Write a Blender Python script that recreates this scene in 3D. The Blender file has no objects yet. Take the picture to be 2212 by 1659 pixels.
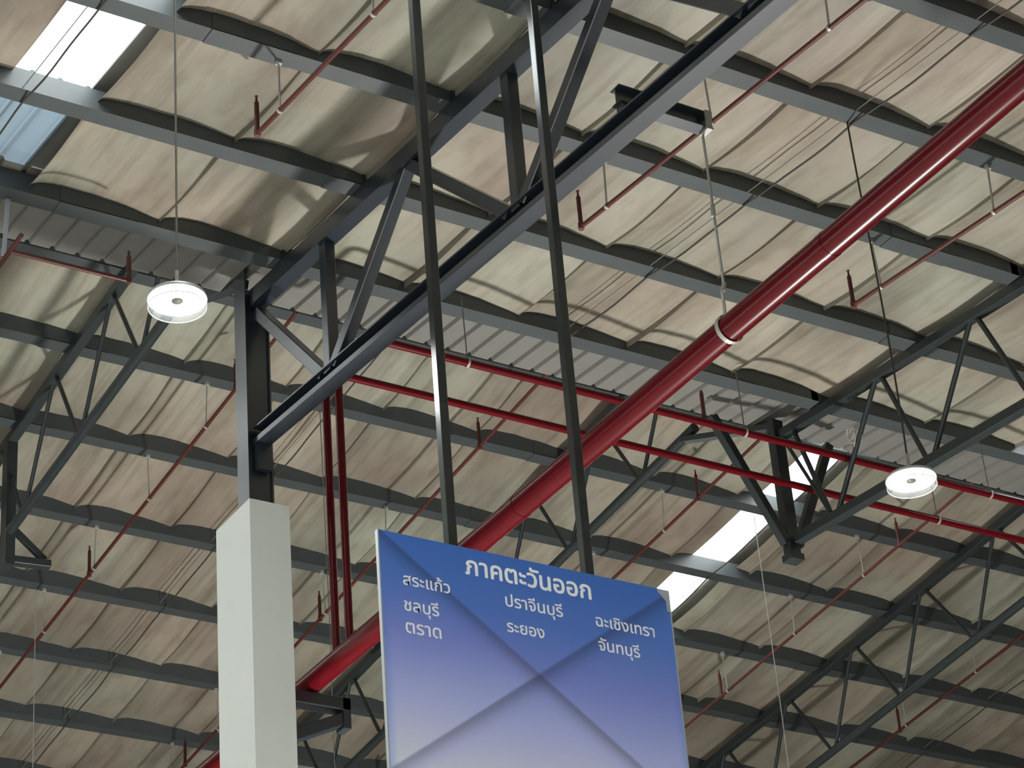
import bpy, bmesh, math, random
from mathutils import Vector, Matrix, noise

# ------------------------------------------------------------------ camera
sc = bpy.context.scene
COL = sc.collection
CAM = Vector((0.0, 0.0, 1.6))
cd = bpy.data.cameras.new('camera')
cd.sensor_fit = 'HORIZONTAL'
cd.sensor_width = 36.0
cd.lens = 5656.18 / 2212.0 * 36.0
cd.clip_end = 500
cam = bpy.data.objects.new('camera', cd)
COL.objects.link(cam)
yaw, pit, rol = 0.58672702, 0.53915797, -0.08426309
fwd = Vector((math.sin(yaw) * math.cos(pit), math.cos(yaw) * math.cos(pit), math.sin(pit)))
rgt = Vector((math.cos(yaw), -math.sin(yaw), 0))
upv = rgt.cross(fwd)
r2 = rgt * math.cos(rol) + upv * math.sin(rol)
u2 = upv * math.cos(rol) - rgt * math.sin(rol)
M = Matrix((r2, u2, -fwd)).transposed().to_4x4()
M.translation = CAM
cam.matrix_world = M
sc.camera = cam

# ------------------------------------------------------------------ sky, light, exposure
sc.view_settings.view_transform = 'Standard'
sc.view_settings.look = 'None'
sc.view_settings.gamma = 1.0
sc.view_settings.use_curve_mapping = False
sc.view_settings.exposure = 0.85
w = bpy.data.worlds.new('sky')
sc.world = w
w.use_nodes = True
bg = w.node_tree.nodes['Background']
bg.inputs['Color'].default_value = (0.93, 0.97, 1.0, 1)
bg.inputs['Strength'].default_value = 6.0


def area_light(name, loc, target, size, size_y, energy, color):
    d = bpy.data.lights.new(name, 'AREA')
    d.shape = 'RECTANGLE'
    d.size, d.size_y, d.energy, d.color = size, size_y, energy, color
    o = bpy.data.objects.new(name, d)
    COL.objects.link(o)
    o.location = loc
    o.rotation_euler = (Vector(target) - Vector(loc)).to_track_quat('-Z', 'Y').to_euler()
    return o


# unseen area light added inside the left wall to brighten left-facing sides
area_light('added_left_light', (-15.7, 14, 2.6), (10, 14, 5.0), 40, 4.5, 1000, (0.95, 0.98, 1.0))
# unseen uplight added near the floor to light the roof and cast truss shadows
area_light('added_uplight', (11.2, 15.7, 1.0), (7.0, 14.5, 12.4), 0.7, 0.7, 960, (1.0, 0.98, 0.93))
# rows of high bay lamps over the hall floor (the ones near the camera and off to the sides)
LAMP_E = 560
for lx in (-5, 0, 5.02, 10.04, 15.06, 20.1):
    for ly in (3.0, 10.7, 18.37):
        d = bpy.data.lights.new('high_bay_beam', 'SPOT')
        d.energy = LAMP_E * (1.35 if lx < 3 else 1.05 if lx < 9 else 0.3 if lx < 12 else 0.12) * (1.5 if ly < 5 else 1.0)
        d.spot_size = math.radians(120)
        d.spot_blend = 0.6
        d.shadow_soft_size = 0.16
        d.color = (0.95, 1.0, 0.97)
        o = bpy.data.objects.new('high_bay_beam', d)
        COL.objects.link(o)
        o.location = (lx, ly, 9.2 if ly < 15 else 9.0)

# ------------------------------------------------------------------ materials
def srgb(r, g, b):
    f = lambda c: (c / 12.92) if c <= 0.04045 else ((c + 0.055) / 1.055) ** 2.4
    return (f(r / 255), f(g / 255), f(b / 255), 1)


def mat(name, color, rough=0.5, metal=0.0, var=0.0, vscale=6.0, spec=0.5, bump=0.0):
    m = bpy.data.materials.new(name)
    m.use_nodes = True
    nt = m.node_tree
    b = nt.nodes['Principled BSDF']
    b.inputs['Base Color'].default_value = color
    b.inputs['Roughness'].default_value = rough
    b.inputs['Metallic'].default_value = metal
    b.inputs['Specular IOR Level'].default_value = spec
    if var > 0 or bump > 0:
        tc = nt.nodes.new('ShaderNodeTexCoord')
        nz = nt.nodes.new('ShaderNodeTexNoise')
        nz.inputs['Scale'].default_value = vscale
        nz.inputs['Detail'].default_value = 5
        nt.links.new(tc.outputs['Object'], nz.inputs['Vector'])
        if var > 0:
            mx = nt.nodes.new('ShaderNodeMix')
            mx.data_type = 'RGBA'
            mx.inputs['A'].default_value = tuple(c * (1 - var) for c in color[:3]) + (1,)
            mx.inputs['B'].default_value = tuple(min(1, c * (1 + var)) for c in color[:3]) + (1,)
            nt.links.new(nz.outputs['Fac'], mx.inputs['Factor'])
            nt.links.new(mx.outputs['Result'], b.inputs['Base Color'])
        if bump > 0:
            bp = nt.nodes.new('ShaderNodeBump')
            bp.inputs['Strength'].default_value = bump
            nt.links.new(nz.outputs['Fac'], bp.inputs['Height'])
            nt.links.new(bp.outputs['Normal'], b.inputs['Normal'])
    return m


M_PURLIN = mat('purlin_paint', (0.042, 0.05, 0.052, 1), 0.45, var=0.25, vscale=3)
M_STEEL = mat('dark_steel_paint', (0.012, 0.018, 0.026, 1), 0.3, var=0.2, vscale=4, spec=1.0)
M_TRUSS = mat('truss_paint', (0.018, 0.024, 0.025, 1), 0.35, var=0.2, vscale=4)
M_POST = mat('black_tube_gloss', (0.02, 0.024, 0.024, 1), 0.16, var=0.3, vscale=5, spec=0.7)
M_RED = mat('red_pipe_paint', (0.08, 0.0022, 0.005, 1), 0.24, var=0.15, vscale=5, spec=0.22)
M_BRANCH = mat('dull_red_paint', (0.065, 0.011, 0.008, 1), 0.45, var=0.3, vscale=8)
M_GALV = mat('galvanised_steel', (0.34, 0.34, 0.31, 1), 0.45, metal=0.2, var=0.2, vscale=20)
M_WIRE = mat('wire_grey', (0.12, 0.12, 0.1, 1), 0.5)
M_CABLE = mat('dark_cable', (0.03, 0.03, 0.025, 1), 0.6)
M_CASE = mat('white_casing_paint', (0.8, 0.84, 0.8, 1), 0.55, var=0.04, vscale=2)
M_SHEET = mat('aged_zinc_sheet', (0.135, 0.132, 0.12, 1), 0.5, metal=0.0, var=0.12, vscale=7)
M_FLOOR = mat('pale_floor', (0.62, 0.6, 0.55, 1), 0.6, var=0.08, vscale=0.5)
M_WALL = mat('hall_wall', (0.3, 0.3, 0.28, 1), 0.7, var=0.05, vscale=1)
M_HOUSING = mat('lamp_housing', (0.5, 0.52, 0.52, 1), 0.4, metal=0.4)
M_FOAMEDGE = mat('white_board_edge', (0.38, 0.4, 0.43, 1), 0.6)
M_LETTER = mat('white_lettering', (0.95, 0.96, 1.0, 1), 0.5)


def emission(name, color, strength):
    m = bpy.data.materials.new(name)
    m.use_nodes = True
    nt = m.node_tree
    nt.nodes.clear()
    e = nt.nodes.new('ShaderNodeEmission')
    e.inputs['Color'].default_value = color
    e.inputs['Strength'].default_value = strength
    o = nt.nodes.new('ShaderNodeOutputMaterial')
    nt.links.new(e.outputs[0], o.inputs[0])
    return m


M_CLEAR = bpy.data.materials.new('clear_plastic')
M_CLEAR.use_nodes = True
_n = M_CLEAR.node_tree
_b = _n.nodes['Principled BSDF']
_b.inputs['Base Color'].default_value = (0.8, 0.85, 0.85, 1)
_b.inputs['Roughness'].default_value = 0.2
_b.inputs['Alpha'].default_value = 0.06
M_LENS = emission('lamp_glow', (0.97, 1.0, 1.0, 1), 6.0)


def skylight_mat(name, color, clear):
    m = bpy.data.materials.new(name)
    m.use_nodes = True
    nt = m.node_tree
    nt.nodes.clear()
    t = nt.nodes.new('ShaderNodeBsdfTranslucent')
    t.inputs['Color'].default_value = color
    tr = nt.nodes.new('ShaderNodeBsdfTransparent')
    tr.inputs['Color'].default_value = color
    mx = nt.nodes.new('ShaderNodeMixShader')
    mx.inputs[0].default_value = clear
    o = nt.nodes.new('ShaderNodeOutputMaterial')
    nt.links.new(t.outputs[0], mx.inputs[1])
    nt.links.new(tr.outputs[0], mx.inputs[2])
    nt.links.new(mx.outputs[0], o.inputs[0])
    return m


M_SKY = skylight_mat('translucent_sheet', (0.9, 0.92, 0.9, 1), 0.35)
M_SKYBLUE = skylight_mat('bluish_translucent_sheet', (0.062, 0.08, 0.09, 1), 0.35)


def insulation_mat():
    m = bpy.data.materials.new('aged_foil_insulation')
    m.use_nodes = True
    nt = m.node_tree
    N, L = nt.nodes, nt.links
    b = N['Principled BSDF']
    b.inputs['Roughness'].default_value = 0.55
    tc = N.new('ShaderNodeTexCoord')
    mp = N.new('ShaderNodeMapping')
    mp.inputs['Scale'].default_value = (1.0, 0.35, 1.0)
    L.new(tc.outputs['Object'], mp.inputs['Vector'])
    n1 = N.new('ShaderNodeTexNoise')
    n1.inputs['Scale'].default_value = 1.3
    n1.inputs['Detail'].default_value = 6
    n2 = N.new('ShaderNodeTexNoise')
    n2.inputs['Scale'].default_value = 0.55
    n2.inputs['Detail'].default_value = 3
    n3 = N.new('ShaderNodeTexNoise')
    n3.inputs['Scale'].default_value = 7.0
    n3.inputs['Detail'].default_value = 6
    L.new(mp.outputs[0], n1.inputs['Vector'])
    L.new(tc.outputs['Object'], n2.inputs['Vector'])
    L.new(mp.outputs[0], n3.inputs['Vector'])
    r1 = N.new('ShaderNodeValToRGB')
    e = r1.color_ramp.elements
    e[0].position, e[0].color = 0.33, (0.165, 0.145, 0.125, 1)
    e[1].position, e[1].color = 0.66, (0.275, 0.262, 0.228, 1)
    L.new(n1.outputs['Fac'], r1.inputs['Fac'])
    r2_ = N.new('ShaderNodeValToRGB')
    e = r2_.color_ramp.elements
    e[0].position, e[0].color = 0.35, (1.0, 0.9, 0.82, 1)
    e[1].position, e[1].color = 0.65, (0.93, 1.0, 0.92, 1)
    L.new(n2.outputs['Fac'], r2_.inputs['Fac'])
    mx = N.new('ShaderNodeMix')
    mx.data_type = 'RGBA'
    mx.blend_type = 'MULTIPLY'
    mx.inputs['Factor'].default_value = 1.0
    L.new(r1.outputs[0], mx.inputs['A'])
    L.new(r2_.outputs[0], mx.inputs['B'])
    r3 = N.new('ShaderNodeValToRGB')
    e = r3.color_ramp.elements
    e[0].position, e[0].color = 0.3, (0.7, 0.66, 0.6, 1)
    e[1].position, e[1].color = 0.5, (1, 1, 1, 1)
    L.new(n3.outputs['Fac'], r3.inputs['Fac'])
    mx2 = N.new('ShaderNodeMix')
    mx2.data_type = 'RGBA'
    mx2.blend_type = 'MULTIPLY'
    mx2.inputs['Factor'].default_value = 0.6
    L.new(mx.outputs['Result'], mx2.inputs['A'])
    L.new(r3.outputs[0], mx2.inputs['B'])
    mp4 = N.new('ShaderNodeMapping')
    mp4.inputs['Scale'].default_value = (5.5, 0.22, 1.0)
    L.new(tc.outputs['Object'], mp4.inputs['Vector'])
    n4 = N.new('ShaderNodeTexNoise')
    n4.inputs['Scale'].default_value = 1.6
    n4.inputs['Detail'].default_value = 7
    n4.inputs['Roughness'].default_value = 0.62
    L.new(mp4.outputs[0], n4.inputs['Vector'])
    r4 = N.new('ShaderNodeValToRGB')
    e = r4.color_ramp.elements
    e[0].position, e[0].color = 0.32, (0.6, 0.57, 0.53, 1)
    e[1].position, e[1].color = 0.52, (1, 1, 1, 1)
    L.new(n4.outputs['Fac'], r4.inputs['Fac'])
    mx3 = N.new('ShaderNodeMix')
    mx3.data_type = 'RGBA'
    mx3.blend_type = 'MULTIPLY'
    mx3.inputs['Factor'].default_value = 0.75
    L.new(mx2.outputs['Result'], mx3.inputs['A'])
    L.new(r4.outputs[0], mx3.inputs['B'])
    L.new(mx3.outputs['Result'], b.inputs['Base Color'])
    bp = N.new('ShaderNodeBump')
    bp.inputs['Strength'].default_value = 0.25
    bp.inputs['Distance'].default_value = 0.02
    L.new(n3.outputs['Fac'], bp.inputs['Height'])
    L.new(bp.outputs['Normal'], b.inputs['Normal'])
    return m


M_INS = insulation_mat()

# ------------------------------------------------------------------ building helpers
ORIG = {}


def thing(name, label, cat, loc, group=None):
    o = bpy.data.objects.new(name, None)
    o.empty_display_size = 0.1
    COL.objects.link(o)
    o.location = loc
    o['label'] = label
    o['category'] = cat
    if group:
        o['group'] = group
    ORIG[o.name] = Vector(loc)
    return o


def tag(o, label, cat, group=None, kind=None):
    o['label'] = label
    o['category'] = cat
    if group:
        o['group'] = group
    if kind:
        o['kind'] = kind
    return o


class MB:
    """collects shapes in world coordinates; build() links them as one mesh object"""

    def __init__(self):
        self.v, self.f, self.s = [], [], []

    def add(self, vs, fs, smooth=False):
        n = len(self.v)
        self.v += [Vector(p) for p in vs]
        self.f += [tuple(i + n for i in f) for f in fs]
        self.s += [smooth] * len(fs)
        return self

    def box(self, lo, hi):
        x0, y0, z0 = lo
        x1, y1, z1 = hi
        return self.add([(x0, y0, z0), (x1, y0, z0), (x1, y1, z0), (x0, y1, z0), (x0, y0, z1), (x1, y0, z1), (x1, y1, z1), (x0, y1, z1)],
                        [(0, 3, 2, 1), (4, 5, 6, 7), (0, 1, 5, 4), (1, 2, 6, 5), (2, 3, 7, 6), (3, 0, 4, 7)])

    def prism(self, a, b, prof, side):
        """sweep profile prof (list of (u, v)) from a to b; u runs along `side`, v along the third axis (up)"""
        a, b = Vector(a), Vector(b)
        d = (b - a).normalized()
        s = Vector(side)
        s = (s - d * s.dot(d)).normalized()
        t = s.cross(d)
        if t.z < -1e-6 or (abs(t.z) < 1e-6 and t.y > 0):
            t = -t
        n = len(prof)
        vs = [a + s * u + t * v for u, v in prof] + [b + s * u + t * v for u, v in prof]
        fs = [(i, (i + 1) % n, n + (i + 1) % n, n + i) for i in range(n)]
        return self.add(vs, fs + [tuple(range(n))[::-1], tuple(range(n, 2 * n))])

    def bar(self, a, b, wu, wv, side=(1, 0, 0)):
        u, v, c = wu / 2, wv / 2, min(wu, wv) * 0.06
        return self.prism(a, b, [(-u + c, -v), (u - c, -v), (u, -v + c), (u, v - c), (u - c, v), (-u + c, v), (-u, v - c), (-u, -v + c)], side)

    def tube(self, pts, r, n=12, cap=True):
        pts = [Vector(p) for p in pts]
        rings = []
        prev = None
        for i, p in enumerate(pts):
            if i == 0:
                d = pts[1] - p
            elif i == len(pts) - 1:
                d = p - pts[i - 1]
            else:
                d = (pts[i + 1] - p).normalized() + (p - pts[i - 1]).normalized()
            d.normalize()
            if prev is None:
                ref = Vector((0, 0, 1)) if abs(d.z) < 0.9 else Vector((1, 0, 0))
                s = d.cross(ref).normalized()
            else:
                s = (prev - d * prev.dot(d)).normalized()
            prev = s
            t = d.cross(s)
            rr = r[i] if isinstance(r, (list, tuple)) else r
            rings.append([p + (s * math.cos(a) + t * math.sin(a)) * rr for a in (2 * math.pi * k / n for k in range(n))])
        vs = [v for ring in rings for v in ring]
        fs = []
        for i in range(len(rings) - 1):
            for k in range(n):
                fs.append((i * n + k, i * n + (k + 1) % n, (i + 1) * n + (k + 1) % n, (i + 1) * n + k))
        self.add(vs, fs, True)
        if cap:
            m = len(rings) - 1
            self.add(rings[0], [tuple(range(n))[::-1]])
            self.add(rings[m], [tuple(range(n))])
        return self

    def lathe(self, c, prof, n=40):
        """prof = list of (radius, z) around vertical axis through c"""
        c = Vector(c)
        vs, fs = [], []
        for r, z in prof:
            for k in range(n):
                a = 2 * math.pi * k / n
                vs.append(c + Vector((r * math.cos(a), r * math.sin(a), z)))
        for i in range(len(prof) - 1):
            for k in range(n):
                fs.append((i * n + k, i * n + (k + 1) % n, (i + 1) * n + (k + 1) % n, (i + 1) * n + k))
        return self.add(vs, fs, True)

    def build(self, name, m, parent=None):
        org = Vector((0, 0, 0))
        if parent is not None:
            p = parent
            while p.parent is not None:
                p = p.parent
            org = ORIG.get(p.name, Vector((0, 0, 0)))
        me = bpy.data.meshes.new(name)
        me.from_pydata([v - org for v in self.v], [], self.f)
        me.polygons.foreach_set('use_smooth', self.s)
        me.materials.append(m)
        bm = bmesh.new()
        bm.from_mesh(me)
        bmesh.ops.recalc_face_normals(bm, faces=bm.faces)
        bm.to_mesh(me)
        bm.free()
        o = bpy.data.objects.new(name, me)
        COL.objects.link(o)
        if parent is not None:
            o.parent = parent
        return o


def single(name, mb, m, label, cat, group=None):
    """a thing that is one mesh, its origin at the mean of its points"""
    c = sum(mb.v, Vector((0, 0, 0))) / len(mb.v)
    mb.v = [v - c for v in mb.v]
    o = mb.build(name, m)
    o.location = c
    return tag(o, label, cat, group)


def structure(name, mb, m, label=None):
    o = mb.build(name, m)
    o['kind'] = 'structure'
    if label:
        o['label'] = label
    return o


def elbow(p, d_in, d_out, r, n=6):
    """points of a rounded corner at p"""
    p, a, b = Vector(p), Vector(d_in).normalized(), Vector(d_out).normalized()
    s, e = p - a * r, p + b * r
    return [s * (1 - t) ** 2 + p * 2 * t * (1 - t) + e * t ** 2 for t in (i / n for i in range(n + 1))]


# ------------------------------------------------------------------ roof geometry
TS = 0.097645


def zN(y):          # underside of the near slope's purlins
    return 12.485 + TS * (y - 14.755)


def zF(y):          # underside of the far slope's purlins
    return 14.0256 - TS * (y - 17.282)


PH = 0.165          # purlin depth
NEAR_Y = [14.43 - 1.239 * k for k in range(7)]       # far edge of each purlin's bottom flange
FAR_Y = [17.2, 18.32, 19.54, 20.8, 22.02, 23.27, 24.5, 25.74]
FL = 0.145
SEAM = 1.014


def arch(t):
    t = max(t, 0.0) ** 0.56
    return 4 * t * (1 - t)


def insulation(name, z_of, ys_purlin, y0, y1, holes, label):
    """blankets laid down the slope side by side, each arching up between its hanging lapped edges"""
    ys = []
    y = y0
    while y < y1 - 1e-6:
        ys.append(y)
        y += 0.1 if ys_purlin[0] - 0.5 <= y <= ys_purlin[-1] + 0.5 else 1.5
    ys.append(y1)
    sp = sorted(ys_purlin)
    bays = []
    for yy in ys:
        v = 0.5
        for p, q in zip(sp[:-1], sp[1:]):
            if p <= yy - FL / 2 <= q:
                v = (yy - FL / 2 - p) / (q - p)
        bays.append(math.sin(math.pi * v))
    ts0 = [0, 0.02, 0.045, 0.08, 0.12, 0.17, 0.23, 0.3, 0.37, 0.44, 0.51, 0.58, 0.65, 0.72, 0.79, 0.85, 0.9, 0.94, 0.97, 1.0]

    def height(k, t, xx, j):
        yy, bay = ys[j], bays[j]
        amp = 0.092 + 0.03 * noise.noise(Vector((k * 3.17, yy * 0.8, 2.2)))
        z = -amp * (1 - arch(t)) * (0.72 + 0.28 * bay) - 0.012 * bay - 0.03 * (1 - t)
        z += 0.011 * noise.noise(Vector((xx * 2.1, yy * 0.3, 11))) + 0.006 * noise.noise(Vector((xx * 7.0, yy * 0.5, 3)))
        return z_of(yy) + PH + 0.014 + z

    mb = MB()
    prev = None
    for k in range(-22, 29):
        xa = 5.55 + k * SEAM
        fine = -9 < k < 20
        ts = list(ts0 if fine else ts0[::4] + [1.0])
        for h in holes:
            for e in h:
                if 0.004 < (e - xa) / SEAM < 0.996:
                    ts.append((e - xa) / SEAM)
        ts = sorted(set(ts))
        n = len(ts)
        vs = [(xa + t * SEAM, yy, height(k, t, xa + t * SEAM, j)) for j, yy in enumerate(ys) for t in ts]
        fs = []
        for j in range(len(ys) - 1):
            for i in range(n - 1):
                xm = xa + (ts[i] + ts[i + 1]) / 2 * SEAM
                if not any(p < xm < q for p, q in holes):
                    fs.append((j * n + i, j * n + i + 1, (j + 1) * n + i + 1, (j + 1) * n + i))
        mb.add(vs, fs, True)
        left = [vs[j * n] for j in range(len(ys))]
        right = [vs[j * n + n - 1] for j in range(len(ys))]
        if prev and not any(p - 0.01 < xa < q + 0.01 for p, q in holes):
            m = len(ys)
            mb.add(prev + left, [(j, j + 1, m + j + 1, m + j) for j in range(m - 1)])
        prev = right
    return structure(name, mb, M_INS, label)


NEAR_HOLES = [(4.95, 5.55), (14.72, 15.3)]
FAR_HOLES = [(4.95, 5.5), (14.98, 15.52)]
insulation('ceiling', zN, NEAR_Y[::-1], -18, 14.36, NEAR_HOLES, 'aged beige roof insulation of the nearer roof slope')
insulation('ceiling', zF, FAR_Y, 14.4, 45, FAR_HOLES, 'aged beige roof insulation of the farther roof slope')

# opaque metal roofing above the insulation
for zz, y0, y1, holes in ((zN, -18, 14.3, NEAR_HOLES), (zF, 14.4, 45, FAR_HOLES)):
    mb = MB()
    edges = [-16.0] + [e for h in holes for e in h] + [34.0]
    for a, b in zip(edges[0::2], edges[1::2]):
        q = [(a, y0, zz(y0) + PH + 0.1), (b, y0, zz(y0) + PH + 0.1), (b, y1, zz(y1) + PH + 0.1), (a, y1, zz(y1) + PH + 0.1)]
        mb.add(q + [(p[0], p[1], p[2] + 0.02) for p in q], [(0, 1, 2, 3), (7, 6, 5, 4), (0, 4, 5, 1), (1, 5, 6, 2), (2, 6, 7, 3), (3, 7, 4, 0)])
    structure('ceiling', mb, M_SHEET, 'metal roof sheeting over the insulation')

# bare ribbed sheet edge along the ridge opening (near slope), with narrow upstanding ribs
mb = MB()
y0, y1, t0 = 14.2, 15.22, 0.0025
pts = []
x = -2.05
while x < 26:
    for dx, dz in ((0, 0), (0.15, 0), (0.162, 0.03), (0.186, 0.03), (0.2, 0)):
        if dx < 0.2:
            pts.append((x + dx, dz))
    x += 0.2
n = len(pts)
for yy in (y0, y1):
    pass
vs = []
for dzz in (0.0, 0.004):
    for yy in (y0, y1):
        vs += [(px, yy, zN(yy) + PH + 0.016 + pz + dzz) for px, pz in pts]
fs = []
for i in range(n - 1):
    fs.append((i, i + 1, n + i + 1, n + i))
    fs.append((2 * n + i, 3 * n + i, 3 * n + i + 1, 2 * n + i + 1))
    fs.append((n + i, n + i + 1, 3 * n + i + 1, 3 * n + i))
mb.add(vs, fs)
structure('trim_1', mb, M_SHEET, 'bare ribbed metal sheet edge at the ridge opening')

# gap between the two slopes closed by an upright sheet above the nearer roof
mb = MB().box((-16, 14.42, 12.9), (34, 14.45, 14.75))
structure('trim_2', mb, M_SHEET, 'upright sheet closing the step between the two roof slopes')

# translucent skylight panels (shallow ribs)
def skylight(name, x0, x1, y0, y1, z_of, m, label):
    mb = MB()
    prof = []
    nr = max(2, round((x1 - x0) / 0.2))
    for k in range(nr):
        bx = x0 + (x1 - x0) * k / nr
        wdt = (x1 - x0) / nr
        prof += [(bx, 0), (bx + wdt * 0.74, 0), (bx + wdt * 0.82, 0.025), (bx + wdt * 0.92, 0.025)]
    prof.append((x1, 0))
    n = len(prof)
    vs = [(px, yy, z_of(yy) + PH + 0.08 + pz) for yy in (y0, y1) for px, pz in prof]
    mb.add(vs, [(i, i + 1, n + i + 1, n + i) for i in range(n - 1)])
    return structure(name, mb, m, label)


skylight('window_1', 4.95, 5.55, 6.0, 13.15, zN, M_SKY, 'bright white translucent roof panel at the upper left')
skylight('window_5', 4.95, 5.5, 14.6, 27.0, zF, M_SKY, 'translucent roof panel of the farther slope left of the picture')
skylight('window_2', 4.95, 5.55, 13.15, 14.36, zN, M_SKYBLUE, 'pale blue translucent roof panel at the left edge')
skylight('window_3', 14.72, 15.3, 6.0, 14.36, zN, M_SKY, 'translucent roof panel at the right edge above the second lamp')
skylight('window_4', 14.98, 15.52, 14.6, 27.0, zF, M_SKY, 'bright white translucent roof panel of the farther slope behind the sign')

# floor and outer walls of the hall
structure('floor', MB().box((-16, -18, -0.1), (34, 45, 0)), M_FLOOR)
structure('wall_right', MB().box((34, -18, 0), (34.2, 45, 14)), M_WALL)
structure('wall_front', MB().box((-16, -18.2, 0), (34, -18, 10)), M_WALL)
structure('wall_left', MB().box((-16.2, -18, 0), (-16, 45, 14)), M_WALL)
structure('wall_back', MB().box((-16, 45, 0), (34, 45.2, 12)), M_WALL)

# ------------------------------------------------------------------ purlins
ORD = ['first', 'second', 'third', 'fourth', 'fifth', 'sixth', 'seventh', 'eighth', 'ninth', 'tenth']


def purlin(yb, z_of, label, group, splices):
    """C section: web facing the camera, bottom flange running away, upturned lip; yb = far edge of flange"""
    z = z_of(yb)
    ya = yb - FL
    t = 0.006
    o = thing('roof_purlin', label, 'roof beam', (12, ya, z), group)
    prof = [(0, 0), (FL, 0), (FL, 0.03), (FL - t, 0.03), (FL - t, t), (t, t), (t, PH - t), (FL - t, PH - t), (FL - t, PH), (0, PH)]
    MB().add([(xx, ya + u, z + v) for xx in (-3.0, 26.0) for u, v in prof],
             [(i, (i + 1) % 10, 10 + (i + 1) % 10, 10 + i) for i in range(10)] + [tuple(range(10)), tuple(range(19, 9, -1))]).build('channel', M_PURLIN, o)
    for sx in splices:
        MB().box((sx - 0.3, ya - 0.008, z - 0.006), (sx + 0.3, ya + 0.0, z + PH * 0.85)).box((sx - 0.3, ya - 0.008, z - 0.008), (sx + 0.3, yb, z - 0.0005)).build('splice_plate', M_PURLIN, o)
    return o


for k, yb in enumerate(NEAR_Y):
    purlin(yb, zN, 'grey steel roof purlin on the nearer slope, %s one above the bare ribbed sheet' % ORD[k], 'purlins of the nearer roof slope', [7.6, 12.58] if k % 2 else [6.1, 11.6])
for k, yb in enumerate(FAR_Y):
    purlin(yb, zF, 'grey steel roof purlin on the farther slope, %s one below the bare ribbed sheet' % ORD[k], 'purlins of the farther roof slope', [7.55, 12.57, 17.57])

# ------------------------------------------------------------------ heavy roof truss at the column
XT = 7.6


def node_z(line, y):
    (ya, za), (yb, zb) = line
    return za + (zb - za) * (y - ya) / (yb - ya)


t1 = thing('roof_truss', 'heavy dark steel roof truss running from the column toward the upper right', 'truss', (XT, 14.8, 11.2), 'steel roof trusses')
top = ((14.8, zN(14.8) - 0.075), (6.5, zN(6.5) - 0.075))
bot = ((14.8, 11.215), (6.5, 10.5))
cs = [(-0.06, -0.07), (0.06, -0.07), (0.06, 0.07), (-0.06, 0.07), (-0.06, 0.058), (0.048, 0.058), (0.048, -0.058), (-0.05, -0.058), (-0.05, -0.026), (-0.06, -0.026)]
TOPC = [(-0.06, -0.07), (0.06, -0.07), (0.06, 0.07), (-0.06, 0.07)]


def chord(line, prof, name, truss, m, x):
    (ya, za), (yb, zb) = line
    MB().prism((x, ya, za), (x, yb, zb), prof, (1, 0, 0)).build(name, m, truss)


chord(top, TOPC, 'top_chord', t1, M_STEEL, XT)
chord(bot, cs, 'bottom_chord', t1, M_STEEL, XT)


def web1(ya, za, yb, zb):
    MB().bar((XT, ya, za), (XT, yb, zb), 0.085, 0.09, (1, 0, 0)).build('web_member', M_STEEL, t1)


V = [13.68, 11.17, 8.66]
TN = [14.78, 12.44, 9.92, 7.4]
for y in V:
    web1(y, node_z(top, y) - 0.03, y, node_z(bot, y) + 0.03)
for i, y in enumerate(V):
    web1(TN[i] - (0.0 if i else 0.02), node_z(top, TN[i]) - (0.06 if i else 0.14), y + 0.09, node_z(bot, y) + 0.06)
    web1(TN[i + 1] + 0.05, node_z(top, TN[i + 1]) - 0.05, y - 0.07, node_z(bot, y) + 0.05)
for y in NEAR_Y[:7]:
    MB().box((XT - 0.05, y - FL - 0.02, zN(y) - 0.02), (XT + 0.05, y - FL - 0.01, zN(y) + 0.12)).build('purlin_cleat', M_STEEL, t1)

# column and its white casing
cx, cy = 7.5, 14.8
co = thing('steel_column', 'dark blue-grey steel column rising out of the white casing', 'column', (cx + 0.1, cy + 0.09, 0))
MB().box((cx, cy, 0), (cx + 0.012, cy + 0.18, 12.7)).build('flange', M_STEEL, co)
MB().box((cx + 0.188, cy, 0), (cx + 0.2, cy + 0.18, 12.35)).build('flange', M_STEEL, co)
MB().box((cx + 0.012, cy + 0.02, 0), (cx + 0.188, cy + 0.03, 12.5)).build('web', M_STEEL, co)
MB().bar((cx - 0.0, cy - 0.006, 10.65), (cx - 0.0, cy + 0.186, 10.65), 0.006, 0.012, (1, 0, 0)).build('weld_seam', M_POST, co)
# tie from column top to the farther truss
MB().bar((cx + 0.05, cy + 0.12, 12.62), (7.55, 15.8, 12.98), 0.09, 0.07).build('tie_beam', M_STEEL, co)
MB().bar((cx + 0.11, cy + 0.0, 11.06), (cx + 0.11, cy - 0.05, 11.06), 0.12, 0.26, (1, 0, 0)).build('seat_bracket', M_STEEL, co)
ca = MB()
c0x, c0y, c1x, c1y, ct = 7.49, 14.78, 7.81, 15.33, 8.0
ztop = 10.68
ca.box((c0x, c0y, 0), (c1x, c0y + 0.012, ztop)).box((c0x, c0y + 0.012, 0), (c0x + 0.012, c1y, ztop)).box((c1x - 0.012, c0y + 0.012, 0), (c1x, c1y, ztop)).box((c0x + 0.012, c1y - 0.012, 0), (c1x - 0.012, c1y, ztop))
single('column_casing', ca, M_CASE, 'white painted boxed casing around the lower part of the steel column', 'column casing')

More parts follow.
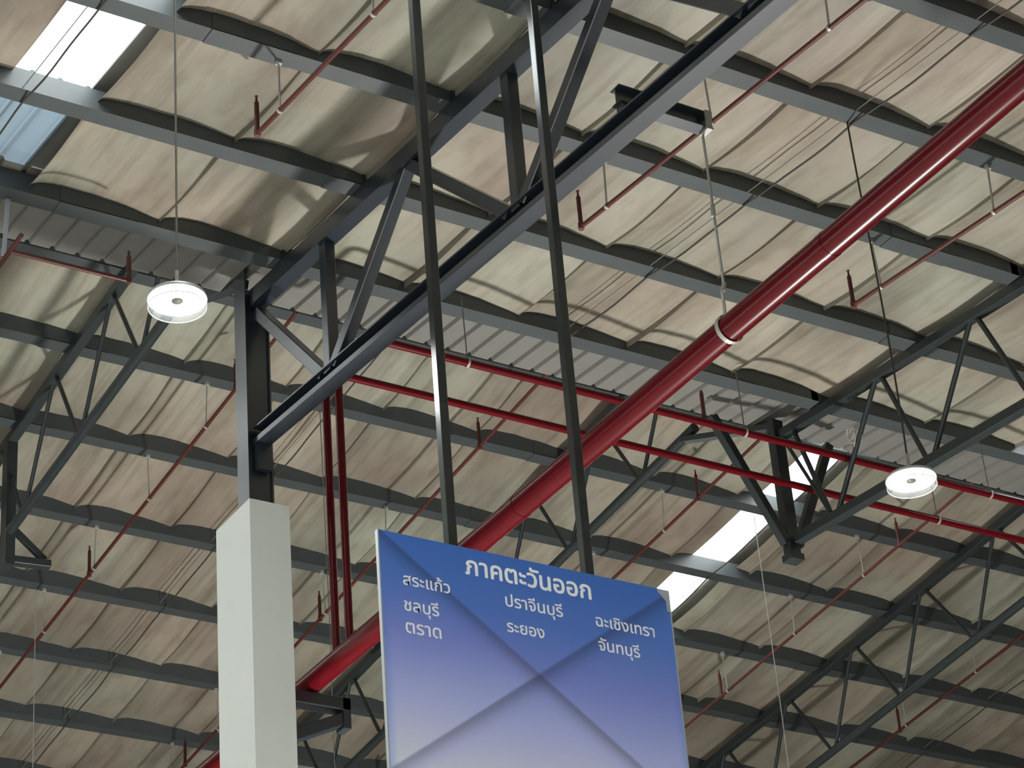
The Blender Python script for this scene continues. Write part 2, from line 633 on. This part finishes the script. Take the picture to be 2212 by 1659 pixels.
# ------------------------------------------------------------------ lattice trusses
def lattice(label, x, z_of, ys_top, ys_bot, y_end, depth_line, chord_w=0.09, web_r=0.02, round_bottom=True, start=None):
    yt0 = ys_top[0] if start is None else start
    o = thing('roof_truss', label, 'truss', (x, yt0, z_of(yt0) - 1.0), 'steel roof trusses')
    tz = lambda y: z_of(y) - chord_w / 2 - 0.004
    bz = depth_line
    s = 1 if y_end > yt0 else -1
    MB().bar((x, yt0, tz(yt0)), (x, y_end, tz(y_end)), chord_w, chord_w).build('top_chord', M_TRUSS, o)
    yb0 = ys_bot[0] - s * 0.88 if start is None else start + s * 0.02
    if round_bottom:
        MB().tube([(x, yb0, bz(yb0)), (x, y_end, bz(y_end))], chord_w / 2, 14).build('bottom_chord', M_TRUSS, o)
    else:
        MB().bar((x, yb0, bz(yb0)), (x, y_end, bz(y_end)), chord_w, chord_w).build('bottom_chord', M_TRUSS, o)
    for a in ys_top:
        for b in ys_bot:
            if abs(a - b) < 0.8:
                d = 0.025 if b > a else -0.025
                MB().tube([(x, a + d, tz(a)), (x, b - d, bz(b))], web_r, 10).build('web_member', M_TRUSS, o)
    for y in (NEAR_Y if s < 0 else FAR_Y):
        if min(yt0, y_end) < y < max(yt0, y_end):
            MB().box((x - 0.12, y - FL, z_of(y) - 0.002), (x - 0.05, y - FL + 0.006, z_of(y) + 0.11)).build('purlin_cleat', M_TRUSS, o)
    return o


fbz = lambda y: 13.14 - TS * (y - 16.04)
nbz = lambda y: 11.45 + 0.085 * (y - 14.87)
P = 1.245
ft = [17.38 + P * k for k in range(-1, 8)]
fb = [16.8 + P * k for k in range(0, 8)]
f1 = lattice('thin lattice roof truss crossing the left side behind the first lamp', 7.55, zF, ft, fb, 26.0, fbz)
f2 = lattice('thin lattice roof truss passing behind the two sign hanging tubes', 12.57, zF, [y + 0.12 for y in ft], [y + 0.11 for y in fb], 26.5, fbz)
f3 = lattice('thin lattice roof truss in the lower right corner, right of the sign', 17.57, zF, [y + 0.22 for y in ft], [y + 0.13 for y in fb], 26.5, fbz)
nt_ = [14.75 - 1.17 * k for k in range(0, 7)]
nb = [14.36 - 1.21 * k for k in range(0, 7)]
n1 = lattice('lattice roof truss on the right ending in the V braced post near the second lamp', 12.58, zN, nt_, nb, 6.8, nbz, 0.085, 0.022, False, start=14.87)
# king post with knee braces of truss n1
px = 12.56
MB().bar((px, 14.93, 11.33), (px, 14.93, 12.6), 0.11, 0.1, (1, 0, 0)).build('king_post', M_TRUSS, n1)
MB().bar((11.9, 14.93, 12.5), (12.5, 14.92, 11.42), 0.075, 0.075, (0, 1, 0)).build('knee_brace', M_TRUSS, n1)
MB().bar((13.12, 14.93, 12.5), (12.62, 14.92, 11.42), 0.075, 0.075, (0, 1, 0)).build('knee_brace', M_TRUSS, n1)
MB().box((px - 0.07, 14.87, 11.27), (px + 0.07, 14.99, 11.33)).build('foot_plate', M_TRUSS, n1)
MB().bar((12.57, 14.93, 12.56), (12.57, 16.2, 13.1), 0.1, 0.05, (1, 0, 0)).build('tie_plate', M_TRUSS, n1)
MB().tube([(12.57, 14.82, 12.34), (12.57, 14.4, 11.47)], 0.016, 10).build('web_member', M_TRUSS, n1)
# drop post and outrigger of truss f1 at the left edge
MB().bar((7.55, 19.66, 12.46), (7.55, 19.66, 13.72), 0.1, 0.12, (1, 0, 0)).build('drop_post', M_TRUSS, f1)
MB().bar((7.52, 19.66, 12.52), (7.95, 19.66, 12.55), 0.09, 0.07, (0, 1, 0)).build('outrigger', M_TRUSS, f1)
MB().bar((7.6, 19.66, 12.84), (7.9, 19.66, 12.59), 0.05, 0.06, (0, 1, 0)).build('knee_brace', M_TRUSS, f1)

# ------------------------------------------------------------------ brackets
ob = thing('bracket_beam', 'short dark steel beam lying across the heavy truss bottom chord', 'beam', (7.9, 10.03, 11.03))
zo = 10.985
MB().add([(xx, 10.03 + u, zo + v) for xx in (7.58, 8.26) for u, v in ((-0.045, 0), (0.045, 0), (0.045, 0.008), (0.004, 0.008), (0.004, 0.112), (0.045, 0.112), (0.045, 0.12), (-0.045, 0.12), (-0.045, 0.112), (-0.004, 0.112), (-0.004, 0.008), (-0.045, 0.008))],
         [(i, (i + 1) % 12, 12 + (i + 1) % 12, 12 + i) for i in range(12)] + [tuple(range(12)), tuple(range(23, 11, -1))]).build('beam', M_STEEL, ob)
MB().box((7.6, 10.0, 10.87), (7.66, 10.06, zo)).build('packer', M_STEEL, ob)
MB().box((8.2, 9.97, zo + 0.0), (8.24, 9.984, zo + 0.12)).box((8.2, 9.97, zo - 0.02), (8.24, 10.06, zo)).build('beam_clamp', M_GALV, ob)

pb = thing('pipe_bracket', 'dark steel bracket on the column carrying the fat red pipe', 'bracket', (8.1, 15.28, 9.4))
MB().bar((7.82, 15.3, 9.43), (8.5, 15.3, 9.43), 0.12, 0.1, (0, 1, 0)).build('arm', M_STEEL, pb)
MB().bar((7.82, 15.3, 9.02), (8.47, 15.3, 9.33), 0.1, 0.09, (0, 1, 0)).build('brace', M_STEEL, pb)
MB().box((8.44, 15.24, 9.24), (8.5, 15.36, 9.48)).build('end_plate', M_STEEL, pb)

# ------------------------------------------------------------------ red pipes
XP, ZP, RP = 8.22, 9.575, 0.082
mp = thing('fire_main_pipe', 'fat glossy red fire main pipe crossing diagonally from lower left to upper right', 'pipe', (XP, 12, ZP))
MB().tube([(XP, 4.5, ZP), (XP, 26, ZP)], RP, 32).build('pipe', M_RED, mp)
for y in (9.1, 12.4, 15.6):
    MB().tube([(XP, y - 0.03, ZP), (XP, y + 0.03, ZP)], RP + 0.0025, 32).build('pipe_joint', M_RED, mp)
hg = MB()
yh = 10.05
ring = [(XP + (RP + 0.008) * math.cos(a), yh, ZP + (RP + 0.008) * math.sin(a)) for a in (2 * math.pi * k / 32 for k in range(33))]
hr = MB()
for (a, b) in zip(ring[:-1], ring[1:]):
    hr.bar(a, b, 0.03, 0.006, (0, 1, 0))
hro = hr.build('hanger_clip', M_GALV, mp)
MB().box((XP - 0.014, yh - 0.005, ZP + RP), (XP - 0.006, yh + 0.016, ZP + RP + 0.2)).tube([(XP - 0.01, yh, ZP + RP + 0.18), (XP + 0.01, yh, ZP + RP + 0.24)], 0.014, 8).build('hanger_eye', M_GALV, mp)
MB().tube([(XP + 0.005, yh, ZP + RP + 0.23), (XP, yh, 11.0)], 0.0085, 8).tube([(XP, yh, 10.37), (XP, yh, 10.45)], 0.014, 8).build('hanger_rod', M_GALV, mp)

RR_ = 0.031


def feed(label, pts, hang):
    o = thing('feed_pipe', label, 'pipe', pts[0])
    MB().tube(pts, RR_, 16).build('pipe', M_RED, o)
    for (x, y, z) in hang:
        q = [(x, y + (RR_ + 0.005) * math.cos(a), z + (RR_ + 0.005) * math.sin(a)) for a in (2 * math.pi * k / 16 for k in range(17))]
        m = MB()
        for a, b in zip(q[:-1], q[1:]):
            m.bar(a, b, 0.018, 0.004, (1, 0, 0))
        h = m.build('hanger_clip', M_GALV, o)
        MB().tube([(x, y, z + RR_), (x - 0.01, y, zN(min(y, 14.4)) + 0.02)], 0.005, 8).build('hanger_rod', M_WIRE, o)
    return o


Z1 = 11.865
p1 = [(23, 14.16, Z1)] + elbow((8.22, 14.16, Z1), (-1, 0, 0), (0, 1, 0), 0.06) + elbow((8.22, 14.91, Z1), (0, 1, 0), (0, 0, -1), 0.06) + [(8.22, 14.91, ZP + RP - 0.004)]
fp1 = feed('red feed pipe, upper one of the long pair, dropping left of its twin', p1, [(9.03, 14.16, Z1), (11.6, 14.16, Z1), (14.15, 14.16, Z1), (16.7, 14.16, Z1)])
p2 = [(23, 14.71, Z1)] + elbow((8.22, 14.71, Z1), (-1, 0, 0), (0, 0, -1), 0.06) + [(8.22, 14.71, ZP + RP - 0.004)]
fp2 = feed('red feed pipe, lower one of the long pair, with its square corner at the truss', p2, [(14.03, 14.71, Z1), (16.6, 14.71, Z1)])
# small sprinkler riser stub standing on the upper feed pipe
def head(mb, x, y, z):
    mb.tube([(x, y, z), (x, y, z + 0.03)], 0.018, 10)


for fx in (11.21,):
    m = MB().tube([(fx, 14.16, Z1), (fx, 14.16, Z1 + 0.27)], 0.017, 10)
    m.tube([(fx, 14.16, Z1 + 0.24), (fx, 14.16, Z1 + 0.29)], 0.013, 10)
    m.tube([(fx, 14.16, Z1 - 0.02), (fx, 14.16, Z1 + 0.05)], 0.026, 10)
    m.build('sprinkler_riser', M_BRANCH, fp1)


def branch(label, x, z_of, ya, yb, off, risers, hangers, r=0.0165, riser_h=0.3, extra=None):
    """thin sprinkler branch following the roof slope; hung from purlins at `hangers`"""
    zz = lambda y: z_of(y) + off
    o = thing('sprinkler_pipe', label, 'pipe', (x, ya, zz(ya)))
    MB().tube([(x, ya, zz(ya)), (x, yb, zz(yb))], r, 12).build('pipe', M_BRANCH, o)
    for y in risers:
        m = MB().tube([(x, y, zz(y)), (x, y, zz(y) + riser_h - 0.05)], r, 10)
        m.tube([(x, y, zz(y) - 0.022), (x, y, zz(y) + 0.03)], r * 1.35, 10)
        rz = m.build('riser', M_BRANCH, o)
        MB().tube([(x, y, zz(y) + riser_h - 0.06), (x, y, zz(y) + riser_h - 0.03), (x, y, zz(y) + riser_h), (x, y, zz(y) + riser_h + 0.004)], [0.011, 0.009, 0.006, 0.014], 10).build('sprinkler_head', M_BRANCH, rz)
    for i, y in enumerate(hangers):
        j = 0.025 * math.sin(3.1 * i + x)
        t = (x + j, y - 0.01, z_of(y))
        h = MB().tube([(x, y - 0.01, zz(y) + r), t], 0.0075 if z_of is zN else 0.006, 8)
        h.box((t[0] - 0.018, t[1] - 0.02, t[2] - 0.03), (t[0] + 0.018, t[1] + 0.012, t[2] + 0.004))
        ho = h.build('hanger_rod', M_GALV, o)
        q = [(x + (r + 0.003) * math.cos(a), y - 0.01, zz(y) + (r + 0.003) * math.sin(a)) for a in (2 * math.pi * k / 12 for k in range(13))]
        m = MB()
        for a, b in zip(q[:-1], q[1:]):
            m.bar(a, b, 0.022, 0.004, (0, 1, 0))
        m.build('hanger_clip', M_GALV, ho)
    return o


NH = [y - 0.03 for y in NEAR_Y]
branch('thin red sprinkler pipe ending upper left, left of the heavy truss', 6.32, zN, 12.245, 4.0, -0.4, [12.235, 9.05], NH[2:7])
branch('thin red sprinkler pipe ending in the centre, right of the heavy truss', 8.82, zN, 12.245, 4.0, -0.4, [12.235, 9.05], NH[2:7])
branch('thin red sprinkler pipe ending at right, just under the fat red pipe', 11.21, zN, 12.245, 4.0, -0.4, [12.235, 9.05], NH[2:7])
FH = [y - 0.03 for y in FAR_Y]
RS = [17.68, 20.88, 24.06]
GX = [('thin red sprinkler pipe left of the column, running down to the left edge', 8.85, 16.5, RS),
      ('thin red sprinkler pipe seen between the column casing and the sign', 11.34, 16.2, RS),
      ('thin red sprinkler pipe passing right of the hanging tubes behind the sign', 13.8, 16.2, RS),
      ('thin reddish sprinkler pipe right of the sign, under the bright roof panel', 16.28, 15.3, RS),
      ('thin dark red sprinkler pipe in the lower right corner', 18.77, 15.5, RS)]
for lb, x, ya, rs in GX:
    branch(lb, x, zF, ya, 27.0, -0.46, rs, FH[1:])

# short arm-over at the left edge below the ridge opening
ao = thing('sprinkler_pipe', 'short thin red pipe at the left edge with an upright end near the first lamp', 'pipe', (5.41, 14.2, Z1))
MB().tube([(5.41, 14.2, Z1), (6.29, 14.2, Z1)], 0.0165, 12).build('pipe', M_BRANCH, ao)
MB().tube([(5.41, 14.0, Z1 + 0.01), (5.41, 16.0, Z1 - 0.02)], 0.0165, 12).build('crossing_pipe', M_BRANCH, ao)
rz = MB().tube([(6.29, 14.2, Z1 - 0.02), (6.29, 14.2, Z1 + 0.2)], 0.0175, 12).build('riser', M_BRANCH, ao)
MB().tube([(6.29, 14.2, Z1 + 0.2), (6.29, 14.2, Z1 + 0.25)], 0.01, 10).build('sprinkler_head', M_BRANCH, rz)
MB().bar((5.4, 14.3, Z1 + 0.02), (5.46, 14.41, zN(14.41)), 0.03, 0.012, (1, 0, 0)).build('hanger_strap', M_FOAMEDGE, ao)

# ------------------------------------------------------------------ lamps
def lamp(x, y, z, ztop, label, bend):
    o = thing('high_bay_lamp', label, 'lamp', (x, y, z), 'high bay lamps')
    MB().lathe((x, y, z), [(0.158, 0.004), (0.162, 0.008), (0.155, 0.026), (0.09, 0.034), (0.082, 0.05), (0.07, 0.058), (0.0, 0.06)]).build('housing', M_HOUSING, o)
    MB().lathe((x, y, z), [(0.158, 0.004), (0.154, 0.0), (0.032, 0.0)]).build('lens', M_LENS, o)
    MB().lathe((x, y, z), [(0.032, 0.0), (0.03, -0.006), (0.0, -0.007)], 20).build('centre_cap', M_WIRE, o)
    sk = MB().lathe((x, y, z), [(0.163, 0.012), (0.158, -0.04), (0.156, -0.04), (0.161, 0.012)], 48).build('clear_skirt', M_CLEAR, o)
    MB().lathe((x, y, z), [(0.159, -0.039), (0.159, -0.043), (0.155, -0.043), (0.155, -0.039), (0.159, -0.039)], 48).build('skirt_rim', M_HOUSING, sk)
    MB().tube([(x, y, z + 0.055), (x, y, z + 0.19)], 0.012, 8).build('hook', M_GALV, o)
    n = 24
    pts = []
    for k in range(n + 1):
        t = k / n
        pts.append((x + bend * math.sin(math.pi * t) * (1 - t) - bend * 0.6 * t, y, z + 0.19 + (ztop - z - 0.19) * t))
    MB().tube(pts, 0.0065, 8).build('suspension_wire', M_CABLE if bend else M_WIRE, o)


lamp(5.02, 10.7, 9.285, zN(10.7), 'glowing round lamp hanging at left beside the steel column', 0.0)
lamp(10.04, 10.7, 9.31, zN(10.7), 'glowing round lamp hanging at right by the V braced truss post', 0.035)
for x, y, zt, zb, lb, m in ((15.0, 18.35, zF(18.35), 9.6, 'pale hanging wire right of the sign, crossing in front of the roof beams', M_GALV),
                            (8.75, 21.98, zF(21.98), 9.6, 'pale hanging wire at the lower left edge', M_GALV),
                            (10.02, 18.3, zF(18.3), 9.6, 'thin dark hanging wire beside the two red drop pipes', M_WIRE)):
    single('suspension_wire', MB().tube([(x, y, zt), (x + 0.012, y, (zt + zb) / 2), (x, y, zb)], 0.0045, 8), m, lb, 'wire')


# cables running down the slope under the purlins
def cable(label, x, z_of, ys, y0, y1, w2=True):
    o = thing('power_cable', label, 'cable', (x, y0, z_of(y0)))
    pts = []
    yy = sorted([y0, y1] + [y - 0.05 for y in ys if min(y0, y1) < y < max(y0, y1)])
    for a, b in zip(yy[:-1], yy[1:]):
        for k in range(8):
            t = k / 8
            y = a + (b - a) * t
            pts.append((x + 0.005 * math.sin(7 * y), y, z_of(y) - 0.01 - 0.022 * 4 * t * (1 - t)))
    pts.append((x, yy[-1], z_of(yy[-1]) - 0.01))
    MB().tube(pts, 0.0075, 8).build('cable', M_CABLE, o)
    if w2:
        MB().tube([(x - 0.06, yy[0], z_of(yy[0]) + 0.02), (x - 0.05, yy[-1], z_of(yy[-1]) + 0.02)], 0.004, 8).build('second_wire', M_WIRE, o)  # thin second line running beside the cable
    return o


cable('dark cable slung under the purlins across the bright upper left roof panel', 5.07, zN, NEAR_Y, 6.0, 14.4)
cable('dark cable slung under the purlins above the second lamp', 10.05, zN, NEAR_Y, 6.0, 14.4)
cable('dark cable on the farther slope left of the column casing', 10.1, zF, FAR_Y, 17.0, 27.0)
cable('dark cable on the farther slope in the lower right corner', 20.05, zF, FAR_Y, 17.0, 27.0)
cable('dark cable running along the bright roof panel behind the sign', 15.22, zF, FAR_Y, 17.0, 27.0, False)

# small tangle of loose wire caught on the right truss
mb = MB()
random.seed(4)
pts = []
for k in range(90):
    a = k * 0.42
    rr = 0.06 + 0.022 * math.sin(k * 0.31)
    pts.append((12.56 + rr * 0.5 * math.sin(a * 1.13), 13.97 + rr * math.cos(a), 11.96 + rr * math.sin(a) + 0.02 * math.sin(k * 0.17)))
single('wire_coil', mb.tube(pts, 0.003, 6), M_GALV, 'small tangled coil of pale wire caught on the lattice truss beside the second lamp', 'wire')

# ------------------------------------------------------------------ sign
YS = 9.35
SX0, SX1, SZ1, SZ0 = 5.398, 7.043, 7.326, 4.95
sg = thing('hanging_sign', 'blue hanging sign board with white Thai place names and crossing dark bands', 'sign', ((SX0 + SX1) / 2, YS, SZ0))
MB().box((SX0, YS + 0.001, SZ0), (SX1, YS + 0.024, SZ1)).build('board', M_FOAMEDGE, sg)


def face_mat():
    m = bpy.data.materials.new('sign_face')
    m.use_nodes = True
    nt = m.node_tree
    b = nt.nodes['Principled BSDF']
    b.inputs['Roughness'].default_value = 0.45
    a = nt.nodes.new('ShaderNodeVertexColor')
    a.layer_name = 'print'
    nt.links.new(a.outputs['Color'], b.inputs['Base Color'])
    return m


def lerp3(a, b, t):
    return tuple(x + (y - x) * t for x, y in zip(a, b))


def ramp(stops, t):
    for (p, c), (q, d) in zip(stops[:-1], stops[1:]):
        if t <= q:
            return lerp3(c, d, max(0, (t - p) / (q - p)))
    return stops[-1][1]


PR = [(0.0, (46, 88, 158)), (0.3, (66, 98, 166)), (0.55, (100, 112, 176)), (0.8, (134, 142, 190)), (1.05, (163, 166, 202)), (1.3, (184, 190, 212)), (2.5, (205, 210, 222))]
XM, ZM = 6.235, 6.733


def face_colour(x, z):
    d = SZ1 - z
    # the two straight lines through the crossing point
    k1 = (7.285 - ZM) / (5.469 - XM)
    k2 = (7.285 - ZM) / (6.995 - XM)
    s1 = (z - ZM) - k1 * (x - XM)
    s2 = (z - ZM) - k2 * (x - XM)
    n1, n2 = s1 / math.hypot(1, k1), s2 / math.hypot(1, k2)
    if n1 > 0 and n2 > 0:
        dd = d * 0.9             # top field
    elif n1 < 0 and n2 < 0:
        dd = d * 1.02            # bottom field
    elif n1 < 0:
        dd = d * 1.06 + 0.03     # left field
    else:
        dd = d * 0.92            # right field
    c = ramp(PR, dd)
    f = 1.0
    for nn in (n1, n2):  # darker band below each crossing line, fading out downward
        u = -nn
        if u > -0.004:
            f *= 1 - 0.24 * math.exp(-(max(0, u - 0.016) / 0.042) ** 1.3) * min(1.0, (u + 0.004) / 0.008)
    g = min(x - SX0, SX1 - x)
    if g < 0.05:
        c = lerp3(c, (60, 100, 160), 0.35 * (1 - g / 0.05))
    return tuple(min(0.88, 1.6 * ch) for ch in srgb(*(q * f for q in c))[:3])


nx, nz = 280, 400
vs, fs, cols = [], [], []
mar = 0.006
for j in range(nz + 1):
    for i in range(nx + 1):
        x = SX0 + mar + (SX1 - SX0 - 2.4 * mar) * i / nx
        z = SZ1 - 0.001 - (SZ1 - SZ0 - 0.002) * j / nz
        vs.append((x, YS, z))
        cols.append(face_colour(x, z))
for j in range(nz):
    for i in range(nx):
        q = j * (nx + 1) + i
        # a torn-off bit of print at the upper right corner shows the bare board
        xm = SX0 + (SX1 - SX0) * (i + 0.5) / nx
        zm = SZ1 - (SZ1 - SZ0) * (j + 0.5) / nz
        if (SX1 - xm) < 0.065 - 0.9 * abs((SZ1 - zm) - 0.012) or ((SX1 - xm) < 0.02 and (SZ1 - zm) < 0.12):
            continue
        fs.append((q, q + 1, q + nx + 2, q + nx + 1))
pm = MB().add(vs, fs).build('printed_face', face_mat(), sg)
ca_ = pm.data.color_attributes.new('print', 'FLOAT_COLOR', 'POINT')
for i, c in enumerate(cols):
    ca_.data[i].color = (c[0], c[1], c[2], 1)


def lettering(text, x0, x1, z, bold):
    """white lettering fitted between x0 and x1 on base line z of the sign face"""
    cu = bpy.data.curves.new('lettering', 'FONT')
    cu.body = text
    cu.size = 1.0
    cu.resolution_u = 6
    tmp = bpy.data.objects.new('lettering_curve', cu)
    COL.objects.link(tmp)
    dg = bpy.context.evaluated_depsgraph_get()
    me = bpy.data.meshes.new_from_object(tmp.evaluated_get(dg))
    bpy.data.objects.remove(tmp)
    bpy.data.curves.remove(cu)
    xs = [v.co.x for v in me.vertices]
    lo, hi = min(xs), max(xs)
    s = (x1 - x0) / (hi - lo + 2 * bold)
    mb = MB()
    faces = [tuple(p.vertices) for p in me.polygons]
    for k, (dx, dz) in enumerate([(0, 0)] + [(bold * math.cos(a), bold * math.sin(a)) for a in (i * math.pi / 4 for i in range(8))]):
        mb.add([(x0 + (v.co.x - lo + bold + dx) * s, YS - 0.0012 - 0.00002 * k, z + (v.co.y + dz) * s) for v in me.vertices], faces)
    bpy.data.meshes.remove(me)
    return mb.build('lettering', M_LETTER, sg)


lettering('ภาคตะวันออก', 5.862, 6.572, 7.186, 0.022)
lettering('สระแก้ว', 5.520, 5.772, 7.061, 0.013)
lettering('ชลบุรี', 5.518, 5.704, 6.929, 0.013)
lettering('ตราด', 5.520, 5.709, 6.816, 0.013)
lettering('ปราจีนบุรี', 6.074, 6.396, 7.057, 0.013)
lettering('ระยอง', 6.072, 6.280, 6.923, 0.013)
lettering('ฉะเชิงเทรา', 6.583, 6.925, 7.048, 0.013)
lettering('จันทบุรี', 6.585, 6.825, 6.920, 0.013)

for x, lb in ((5.832, 'glossy black square steel tube holding the sign, left one of the pair'), (6.605, 'glossy black square steel tube holding the sign, right one of the pair')):
    single('hanging_tube', MB().bar((x, YS + 0.061, SZ1 - 0.9), (x, YS + 0.061, zN(9.41)), 0.05, 0.05, (1, 0, 0)), M_POST, lb, 'tube', 'sign hanging tubes')
